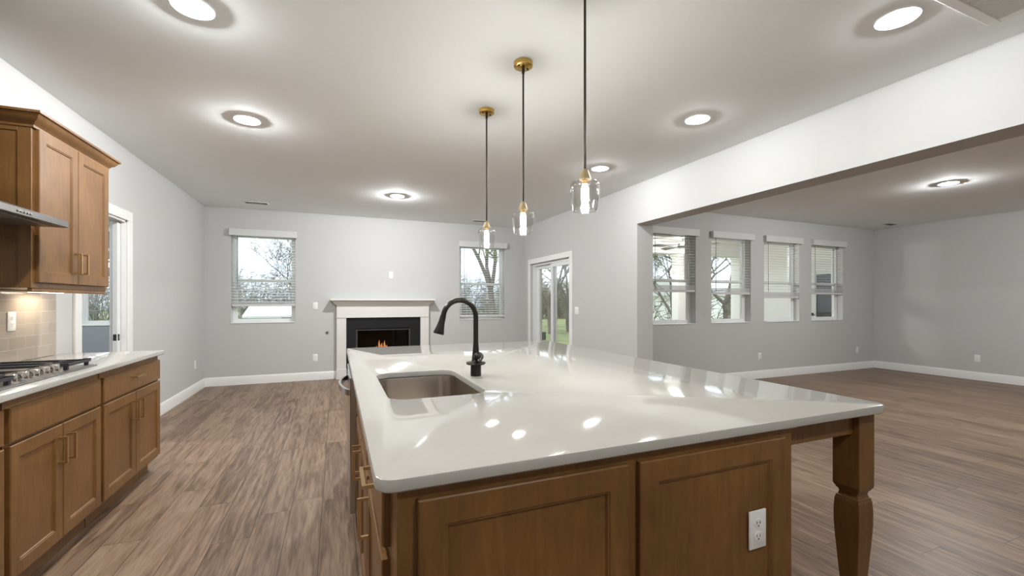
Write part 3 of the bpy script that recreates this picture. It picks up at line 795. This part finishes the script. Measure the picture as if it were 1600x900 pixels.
# ------------------------------------------------------------------ fireplace
fm = thing('fireplace_mantel', (.765, YF, 0), 'white painted wood fireplace mantel on the far wall', 'mantel')
mx0, mx1, yb_ = .002, 1.530, YF
m = MB(); m.box(mx0-.095, mx1+.095, YF-.215, yb_, 1.306, 1.334, .004); m.build('mantel_shelf', 'mantel', fm)
prof = [(0, 1.225), (.012, 1.225), (.014, 1.236), (.024, 1.245), (.045, 1.262), (.060, 1.285), (.066, 1.298), (.078, 1.300), (.078, 1.306), (0, 1.306)]
path = [(mx0, YF, -1, 0), (mx0, YF-.10, -1, -1), (mx1, YF-.10, 1, -1), (mx1, YF, 1, 0)]
m = MB(); m.rings([[(x+dx*p[0], y+dy*p[0], p[1]) for p in prof] for x, y, dx, dy in path]); m.build('crown', 'mantel', fm)
m = MB(); m.box(mx0, mx1, YF-.10, yb_, 1.030, 1.225, .001); m.build('frieze', 'mantel', fm)
m = MB(); m.box(mx0-.004, mx1+.004, YF-.106, yb_, 1.018, 1.030, .002); m.build('astragal', 'mantel', fm)
for p, q in ((mx0, mx0+.148), (mx1-.148, mx1)):
    m = MB(); m.box(p, q, YF-.095, yb_, .17, 1.018, .001); m.box(p+.03, q-.03, YF-.099, YF-.095, .2, .98, .002) if False else None
    m.build('pilaster', 'mantel', fm)
    MB().box(p-.006, q+.006, YF-.105, yb_, 0, .17, .003).build('plinth_block', 'mantel', fm)
fi = thing('gas_fireplace', (.765, YF, 0), 'black gas fireplace insert with a small flame in the mantel', 'fireplace')
m = MB(); sx0, sx1 = mx0+.148, mx1-.148
for a_, b_, c0, c1 in ((sx0, .30, .0, 1.018), (1.215, sx1, .0, 1.018), (.30, 1.215, .83, 1.018), (.30, 1.215, .0, .27)): m.box(a_, b_, YF-.06, YF-.001, c0, c1)
m.build('surround', 'black', fi, smooth=False)
m = MB()
for a_, b_, c0, c1 in ((.302, .33, .30, .828), (1.185, 1.213, .30, .828), (.33, 1.185, .795, .812), (.33, 1.185, .272, .31)): m.box(a_, b_, YF-.045, YF-.02, c0, c1, .002)
m.build('glass_frame', 'blacktrim', fi)
MB().box(.33, 1.185, YF-.036, YF-.033, .31, .795).build('glass', 'fireglass', fi, smooth=False)
m = MB(); m.box(.302, 1.213, YF+.34, YF+.36, .272, .828); m.box(.302, .318, YF-.015, YF+.34, .272, .828); m.box(1.197, 1.213, YF-.015, YF+.34, .272, .828); m.box(.318, 1.197, YF-.015, YF+.34, .812, .828); m.box(.318, 1.197, YF-.015, YF+.34, .272, .288)
m.build('firebox', 'firebox', fi, smooth=False)
for p, q, r_ in (((.45, YF+.10, .36), (1.05, YF+.16, .37), .04), ((.5, YF+.22, .40), (1.0, YF+.2, .42), .045), ((.55, YF+.08, .43), (.85, YF+.24, .46), .03)):
    p, q = Vector(p), Vector(q); MB().tube([p.lerp(q, k/5) + Vector((0, 0, .01*math.sin(k*2))) for k in range(6)], [r_*.8, r_, r_*.9, r_*1.05, r_, r_*.8], 10).build('log', 'log', fi)
m = MB(); m.box(.40, 1.12, YF+.05, YF+.28, .288, .33, .004); m.build('burner_tray', 'matteblack', fi)
for x, h, r_ in ((.70, .16, .022), (.745, .11, .018), (.79, .15, .022), (.83, .07, .016), (.655, .06, .014)):
    MB().tube([(x, YF+.15, .45), (x+.004, YF+.15, .45+h*.3), (x-.004, YF+.15, .45+h*.65), (x+.002, YF+.15, .45+h)], [r_*.6, r_, r_*.6, .002], 10).build('flame', 'ember', fi)

# ------------------------------------------------------------------ recessed ceiling lights
def can(x, y, z, power, label, col=(.985, .995, 1), out=False):
    r = thing('recessed_light', (x, y, z), label, 'ceiling light', 'recessed ceiling lights')
    m = MB(); m.lathe([(.092, 0), (.093, -.0052), (.0905, -.0074), (.088, -.0070), (.073, -.0015), (.070, -.001), (.070, 0)], (x, y, z), 40, close=True); m.build('trim_ring', 'trim', r)
    MB().lathe([(.070, 0), (.070, -.002)], (x, y, z), 40).build('lens', 'lens', r)
    area('can_lamp', (x, y, z-.0085), .13, power*.6, col, None, r)
    l = bpy.data.lights.new('side_fill_lamp', 'POINT'); l.energy = power*SIDE_FILL; l.color = col; l.shadow_soft_size = .006  # extra fill lamp, added to throw light sideways onto walls and ceiling
    o = bpy.data.objects.new('side_fill_lamp', l); C.objects.link(o); o.parent = r; o.location = (0, 0, -.0108)
    return r
can(-.655, 2.55, H, CAN_W*1.7, 'lit recessed light cut by the top photo edge, above the left aisle')
can(-.66, 3.97, H, CAN_FAR_W*.55, 'lit recessed light above the left aisle, between the cooktop and the far wall')
can(.773, 6.04, H, CAN_FAR_W, 'lit recessed light in front of the fireplace, furthest on the main ceiling')
can(2.655, 3.96, H, CAN_W*.8, 'lit recessed light just behind the nearest glass pendant')
can(2.655, 2.60, H, CAN_W*.6, 'middle one of three lit recessed lights along the wide header')
can(2.655, 1.285, H, CAN_W*.6, 'lit recessed light near the return air grille, top right')
can(6.72, 2.754, HD, CAN_DINING_W, 'lit recessed light on the ceiling of the empty right room')
can(-.655, 1.1, H, CAN_W*1.5, 'added out-of-view recessed light above the aisle behind the viewer')  # out of view, added along the ceiling grid for more light
can(1.05, -.6, H, CAN_W*1.9, 'added unseen recessed light in the kitchen behind the viewer')  # unseen, put in to light the kitchen from behind the camera
can(6.72, .3, HD, CAN_DINING_W, 'added out-of-view recessed light in the near half of the right room')  # out of view, added to light this room from its near half

can(-3.0, 5.6, H, 22, 'added unseen recessed light in the side room beyond the doorway')  # unseen lamp added to brighten the room past the doorway
# ------------------------------------------------------------------ pendants
def pendant(label):
    r = thing('pendant_light', (0, 0, 0), label, 'pendant light', 'glass pendants above the island')
    ca = MB().lathe([(.052, -.027), (.057, -.024), (.058, -.018), (.058, 0)], (0, 0, H), 40).build('canopy', 'brass', r)
    q = MB()
    for a in (R(200), R(20)): q.lathe([(.004, -.033), (.005, -.031), (.005, -.027)], (.036*math.cos(a), .036*math.sin(a), H), 12)
    q.build('canopy_screws', 'rod', ca)
    MB().tube([(0, 0, 1.885), (0, 0, H-.06)], .0058, 12).build('rod', 'rod', r)
    MB().lathe([(.009, -.065), (.009, -.027)], (0, 0, H), 16).build('rod_collar', 'rod', r)
    MB().lathe([(.027, 1.846), (.029, 1.850), (.024, 1.862), (.016, 1.888), (.009, 1.893), (.006, 1.897)], (0, 0, 0), 32).build('socket_cap', 'socketbrass', r)
    pr = [(.0200, 1.850), (.030, 1.849), (.050, 1.840), (.064, 1.828), (.0685, 1.812), (.068, 1.790), (.064, 1.760), (.058, 1.725), (.0535, 1.703)]
    inn = [(a-.0016, b-.0008) for a, b in pr]
    MB().lathe(pr + [(.0525, 1.7015)] + inn[::-1], (0, 0, 0), 48, close=True).build('glass_shade', 'shade', r, angle=70)
    MB().lathe([(0.0, 1.712), (.009, 1.714), (.013, 1.725), (.015, 1.745), (.018, 1.775), (.017, 1.80), (.012, 1.822), (.010, 1.832)], (0, 0, 0), 24).build('bulb', 'bulb', r)
    MB().lathe([(.013, 1.826), (.013, 1.849)], (0, 0, 0), 20).build('socket', 'brass', r)
    return r
P_ = [(1.053, 3.084, 'furthest of the three glass pendants, in front of the right far window'),
      (1.05, 2.388, 'middle one of the three glass pendants above the island'),
      (1.053, 1.693, 'nearest glass pendant, its rod leaving the top photo edge')]
pp = pendant(P_[0][2]); pp.location = (P_[0][0], P_[0][1], 0)
dup(pp, (P_[1][0], P_[1][1], 0), 0, P_[1][2]); dup(pp, (P_[2][0], P_[2][1], 0), 0, P_[2][2])
for x, y, _ in P_:
    l = bpy.data.lights.new('pendant_lamp', 'POINT'); l.energy = PEND_W; l.color = (1, .965, .92); l.shadow_soft_size = .022
    o = bpy.data.objects.new('pendant_lamp', l); C.objects.link(o); o.location = (x, y, 1.765)

# ------------------------------------------------------------------ vents
def register(x, y, z, lx, ly, label):
    r = thing('ceiling_vent', (x, y, z), label, 'vent', 'small ceiling registers')
    m = MB(); w_ = .018
    m.box(x-lx, x+lx, y-ly, y-ly+w_, z-.006, z, .001); m.box(x-lx, x+lx, y+ly-w_, y+ly, z-.006, z, .001); m.box(x-lx, x-lx+w_, y-ly+w_, y+ly-w_, z-.006, z, .001); m.box(x+lx-w_, x+lx, y-ly+w_, y+ly-w_, z-.006, z, .001)
    m.build('frame', 'trim', r)
    MB().box(x-lx+w_, x+lx-w_, y-ly+w_, y+ly-w_, z-.001, z-.0002).build('backing', 'slot', r, smooth=False)
    m = MB(); k = y-ly+w_+.008
    while k < y+ly-w_-.004:
        m.rings([[(xx_, k+.005, z-.001), (xx_, k+.0062, z-.001), (xx_, k+.0012, z-.006), (xx_, k, z-.006)] for xx_ in (x-lx+w_, x+lx-w_)]); k += .016
    m.build('louvres', 'trim', r, smooth=False)
register(-1.09, 7.26, H, .16, .075, 'small white ceiling register above the left far window')
register(2.40, 7.37, H, .16, .075, 'small white ceiling register above the right far window')
register(9.30, 4.62, HD, .16, .075, 'small ceiling register in the corner of the right room')
rg = thing('return_air_grille', (2.86, .82, H), 'large white return air grille at the top right photo corner', 'vent')
m = MB(); gx0, gx1, gy0, gy1 = 2.42, 3.17, .5, 1.135; w_ = .045
for a_, b_, c_, d_ in ((gx0, gx1, gy0, gy0+w_), (gx0, gx1, gy1-w_, gy1), (gx0, gx0+w_, gy0+w_, gy1-w_), (gx1-w_, gx1, gy0+w_, gy1-w_)): m.box(a_, b_, c_, d_, H-.012, H, .003)
m.build('frame', 'trim', rg)
MB().box(gx0+w_, gx1-w_, gy0+w_, gy1-w_, H-.001, H-.0002).build('backing', 'nickel', rg, smooth=False)
m = MB(); k = gx0+w_+.004
while k < gx1-w_-.01:
    m.rings([[(k+.002, yy_, H-.001), (k+.0035, yy_, H-.001), (k+.0095, yy_, H-.008), (k+.004, yy_, H-.008)] for yy_ in (gy0+w_, gy1-w_)]); k += .0150
m.build('louvres', 'trim', rg, smooth=False)

# ------------------------------------------------------------------ outside: porch
struct(MB().box(XR2, 9.3, YD+.2, 7.85, -.2, -.06).build('porch_floor', 'concrete', smooth=False), 'concrete floor of the covered porch')
struct(MB().box(XR2, 9.3, YD+.2, 8.05, 2.62, 2.74).build('porch_ceiling', 'porchpaint', smooth=False), 'pale ceiling of the covered porch')
struct(MB().box(XR2, 9.3, 7.5, 7.72, 2.36, 2.62).build('porch_beam', 'siding', smooth=False), 'white beam at the porch edge')
m = MB(); z = -.4
while z < 2.9:
    m.rings([[(9.3, y_, z), (9.28, y_, z), (9.292, y_, z+.18), (9.3, y_, z+.18)] for y_ in (YD+.2, 5.10+.2 if False else 8.0)]); z += .18
m.box(9.3, 9.45, YD+.2, 8.0, -.4, 3.0)
struct(m.build('wall_porch', 'siding', smooth=False), 'white lap siding wall closing the right of the porch')
d3 = thing('door_3', (9.27, 5.72, 0), 'white half glass door from the porch', None, None, 'structure')
m = MB()
for a_, b_, c0, c1 in ((5.33, 5.45, 0, 2.05), (5.87, 6.0, 0, 2.05), (5.45, 5.87, 1.85, 2.05), (5.45, 5.87, 0, .75)): m.box(9.235, 9.275, a_, b_, c0, c1, .002)
m.box(9.25, 9.279, 6.0, 6.10, 0, 2.15); m.box(9.25, 9.279, 5.306, 6.10, 2.05, 2.15)
m.build('door_leaf', 'doorpaint', d3)
MB().box(9.252, 9.256, 5.45, 5.87, .75, 1.85).build('door_glass', 'fireglass', d3, smooth=False)
m = MB(); z = .77
while z < 1.84: m.box(9.262, 9.272, 5.455, 5.865, z, z+.022); z += .04
m.build('door_blind', 'slat', d3, smooth=False)
MB().lathe([(.028, 0), (.030, -.02), (.012, -.03), (.012, -.05), (.03, -.055), (.03, -.075), (.01, -.085)], (9.235, 5.945, 1.03), 20, 'X').build('door_knob', 'matteblack', d3)
for x, y, lb in ((7.22, 7.61, 'white square porch post left of the second window view'), (9.13, 7.61, 'white square porch post at the corner of the siding wall')):
    t = thing('porch_post', (x, y, -.06), lb, 'post', 'white porch posts')
    MB().box(x-.12, x+.12, y-.1, y+.1, -.06, 2.36, .004).build('shaft', 'siding', t)
    m = MB(); m.box(x-.14, x+.14, y-.12, y+.12, -.06, .12, .004); m.build('plinth', 'siding', t)
    m = MB(); m.box(x-.135, x+.135, y-.115, y+.115, 2.28, 2.3595, .003); m.build('cap', 'siding', t)
fn = thing('ceiling_fan', (6.17, 6.4, 2.62), 'dark ceiling fan on the covered porch', 'ceiling fan')
MB().lathe([(.012, -.2), (.012, -.04), (.06, -.03), (.07, 0)], (6.17, 6.4, 2.62), 20).build('downrod', 'fan', fn)
fl = MB().lathe([(0, -.40), (.04, -.39), (.065, -.36), (.07, -.335), (.03, -.33)], (6.17, 6.4, 2.62), 24).build('light_bowl', 'underlight', fn)
l = bpy.data.lights.new('porch_lamp', 'POINT'); l.energy = 48; l.color = (1, .97, .93); l.shadow_soft_size = .16
o = bpy.data.objects.new('porch_lamp', l); C.objects.link(o); o.location = (6.17, 6.4, 2.14)
MB().lathe([(.03, -.33), (.08, -.31), (.10, -.27), (.10, -.23), (.05, -.20)], (6.17, 6.4, 2.62), 24).build('motor', 'fan', fn)
for k in range(5):
    a = R(12+72*k); dv, sv = Vector((math.cos(a), math.sin(a), 0)), Vector((-math.sin(a), math.cos(a), 0)); c = Vector((6.17, 6.4, 2.365))
    m = MB(); m.rings([[tuple(c+dv*d+sv*s*w_+Vector((0, 0, dz+s*.012))) for s, dz in ((-1, 0), (1, 0), (1, .006), (-1, .006))] for d, w_ in ((.09, .02), (.16, .05), (.5, .07), (.64, .055))]); m.build('blade', 'fan', fn)

# ------------------------------------------------------------------ outside: ground, house, trees
struct(MB().box(-60, 110, YF+.21, 120, -.6, -.45).build('ground', 'lawn', smooth=False), 'green winter lawn behind the house')
struct(MB().box(9.46, 60, 5.2, YF+.2, -.6, -.452).build('ground', 'lawn', smooth=False), 'lawn beside the porch')
def house(x0, x1, y0, y1, zb, ze, zr, label):
    t = thing('neighbour_house', ((x0+x1)/2, (y0+y1)/2, -.45), label, 'building', 'white buildings beyond the lawn')
    m = MB(); m.box(x0, x1, y0, y1, -.45, ze); m.build('wall', 'siding', t, smooth=False)
    ym = (y0+y1)/2; m = MB()
    m.rings([[(x, y0-.4, ze-.05), (x, ym, zr), (x, y1+.4, ze-.05), (x, y1+.4, ze-.2), (x, y0-.4, ze-.2)] for x in (x0-.3, x1+.3)]); m.build('roof', 'tileroof', t, smooth=False)
    for k in range(2):
        q = MB(); xa = x0+(x1-x0)*(.3+.4*k); q.box(xa-.5, xa+.5, y0-.02, y0+.01, .2, ze-.6); q.build('window', 'wand', t, smooth=False)
    return t
house(-6.3, 3.0, 38, 44, -.45, .25, 1.05, 'low white roofed building beyond the lawn, seen through the left far window')
house(26, 40, 26, 33, -.45, 2.0, 3.6, 'pale house behind the branches outside the right room')
def tree_mesh(seed, height, spread, levels, r0, twig=.006, leafy=0, fork=3, trunk=.22):
    rnd = random.Random(seed); V, F = [], []; LV, LF = [], []
    def seg(p, q, ra, rb, n):
        d = (q-p).normalized(); up = Vector((0, 0, 1)) if abs(d.z) < .9 else Vector((1, 0, 0))
        a = d.cross(up).normalized(); b = a.cross(d); i = len(V)
        for c, r in ((p, ra), (q, rb)):
            for j in range(n):
                t = 2*PI*j/n; V.append(c + (a*math.cos(t)+b*math.sin(t))*r)
        for j in range(n): F.append((i+j, i+(j+1) % n, i+n+(j+1) % n, i+n+j))
    def grow(p, d, L, r, lv):
        k = 4 if lv < 3 else 3; n = 7 if lv < 2 else (4 if lv < 4 else 3); rr = r
        for s in range(k):
            d = (d + Vector((rnd.uniform(-1, 1), rnd.uniform(-1, 1), rnd.uniform(-.5, .7)))*(.13 + .05*lv)).normalized()
            if lv > 1: d = (d + Vector((0, 0, .06))).normalized()
            q = p + d*L/k; r2 = max(rr*(.90 if lv else .93), twig); seg(p, q, rr, r2, n); p, rr = q, r2
            if lv >= 1 and lv < levels and s >= 1:
                for _ in range(1 if lv < 3 else 2):
                    az = rnd.uniform(0, 2*PI); sd = Vector((math.cos(az), math.sin(az), rnd.uniform(-.2, .7)))
                    grow(p, (d*.55+sd*.8).normalized(), L*rnd.uniform(.45, .68), rr*.5, lv+1)
            if leafy and lv >= 3:
                for _ in range(leafy):
                    c = p + Vector([rnd.gauss(0, .16) for _ in range(3)]); i = len(LV); s_ = rnd.uniform(.03, .08)
                    for _ in range(3): LV.append(c + Vector([rnd.uniform(-1, 1)*s_ for _ in range(3)]))
                    LF.append((i, i+1, i+2))
        if lv < levels:
            az = rnd.uniform(0, 2*PI)
            for j in range(fork if lv == 0 else 2):
                a = az + 2*PI*j/(fork if lv == 0 else 2) + rnd.uniform(-.4, .4); sd = Vector((math.cos(a), math.sin(a), 0))
                grow(p, (d + sd*spread*rnd.uniform(.7, 1.2)).normalized(), L*rnd.uniform(.62, .85) if lv else height*.33, rr*.72, lv+1)
    grow(Vector((0, 0, -.1)), Vector((0, 0, 1)), height*trunk, r0, 0)
    me = bpy.data.meshes.new('branches'); me.from_pydata([tuple(v) for v in V], [], F)
    lm = None
    if leafy: lm = bpy.data.meshes.new('foliage'); lm.from_pydata([tuple(v) for v in LV], [], LF)
    return me, lm
T = {}
T['big'] = tree_mesh(5, 13, .34, 5, .27, .012, 0, 3, .20)
T['wide'] = tree_mesh(11, 9, .75, 5, .17, .010, 0, 3, .20)
T['moss'] = tree_mesh(23, 10, .62, 5, .13, .009, 2, 3, .16)
T['dense'] = tree_mesh(31, 8, .8, 5, .12, .008, 1, 4, .14)
def tree(kind, x, y, s, rz, label, bark='bark'):
    t = thing('bare_tree' if kind in ('big', 'wide') else 'mossy_tree', (x, y, -.45), label, 'tree', 'trees outside the windows')
    for me, mt, nm in zip(T[kind], (bark, 'leaf'), ('branches', 'foliage')):
        if me is None: continue
        if not me.materials: me.materials.append(M[mt])
        o = bpy.data.objects.new(nm, me); C.objects.link(o); o.parent = t
    t.scale = (s, s, s); t.rotation_euler = (0, 0, rz); return t
tree('big', 8.9, 25, .95, .4, 'large bare tree with thick forking trunks outside the window right of the fireplace')
tree('wide', -6.6, 19, 1.0, 1.2, 'bare tree whose twigs reach into the left far window')
tree('wide', -2.2, 34, .8, 2.8, 'distant bare tree rising above the brush in the left far window')
tree('moss', 10.6, 20.5, 1.0, .3, 'mossy tree behind the left pane of the sliding door')
tree('moss', 12.3, 21.5, .95, 2.2, 'mossy tree behind the right pane of the sliding door', 'barkmoss')
tree('dense', 15.5, 27, 1.3, 1.0, 'bushy tree further back behind the sliding door')
tree('dense', 12.6, 13.6, .9, .7, 'tangled tree outside the first window of the right room', 'barkmoss')
tree('wide', 17.4, 15.3, .95, 3.9, 'bare forking tree outside the second window of the right room')
tree('wide', -8.6, 20.0, .8, .2, 'bare tree outside the window seen through the left doorway')
def thicket(name, x0, x1, y0, y1, n, h, label, mat='brush', seed=1):
    rnd = random.Random(seed); V, F = [], []
    for _ in range(n):
        x, y = rnd.uniform(x0, x1), rnd.uniform(y0, y1); hh = h*rnd.uniform(.45, 1.0); p = Vector((x, y, -.45)); d = Vector((rnd.gauss(0, .25), rnd.gauss(0, .2), 1)).normalized(); r = .05
        for s in range(5):
            q = p + d*hh/5; a = Vector((1, 0, 0)); b = Vector((0, 1, 0)); i = len(V)
            for c, rr in ((p, r), (q, r*.75)):
                for j in range(3): t = 2*PI*j/3; V.append(c+(a*math.cos(t)+b*math.sin(t))*rr)
            for j in range(3): F.append((i+j, i+(j+1) % 3, i+3+(j+1) % 3, i+3+j))
            for _ in range(3):
                e = q + Vector((rnd.gauss(0, 1), rnd.gauss(0, 1), rnd.uniform(-.1, 1))).normalized()*hh*.28; i = len(V)
                w2_ = .018; V.extend([q+Vector((w2_, 0, -w2_)), q+Vector((-w2_, 0, w2_)), q+Vector((0, w2_, w2_)), e]); F.extend([(i, i+1, i+3), (i+1, i+2, i+3), (i+2, i, i+3)])
            p = q; r *= .75; d = (d+Vector((rnd.gauss(0, .2), rnd.gauss(0, .2), 0))).normalized()
    me = bpy.data.meshes.new(name); me.from_pydata([tuple(v) for v in V], [], F); me.materials.append(M[mat])
    o = bpy.data.objects.new(name, me); C.objects.link(o); tag(o, label, 'brush', None, 'stuff'); return o
thicket('brush', -40, 60, 50, 60, 3000, 5.5, 'winter brush along the far edge of the lawn', seed=3)
thicket('brush', 16, 34, 38, 44, 500, 4.5, 'brush behind the sliding door trees', 'barkmoss', 5)
thicket('brush', 14, 30, 10, 22, 200, 2.6, 'low scrub outside the windows of the right room', 'barkmoss', 8)
ub = thing('utility_box', (8.7, 17.6, -.45), 'small dark utility box on the lawn behind the sliding door', 'box')
m = MB(); m.box(8.58, 8.82, 17.48, 17.72, -.45, -.13, .02); m.build('body', 'utility', ub); MB().box(8.56, 8.84, 17.46, 17.74, -.13, -.10, .01).build('lid', 'utility', ub)
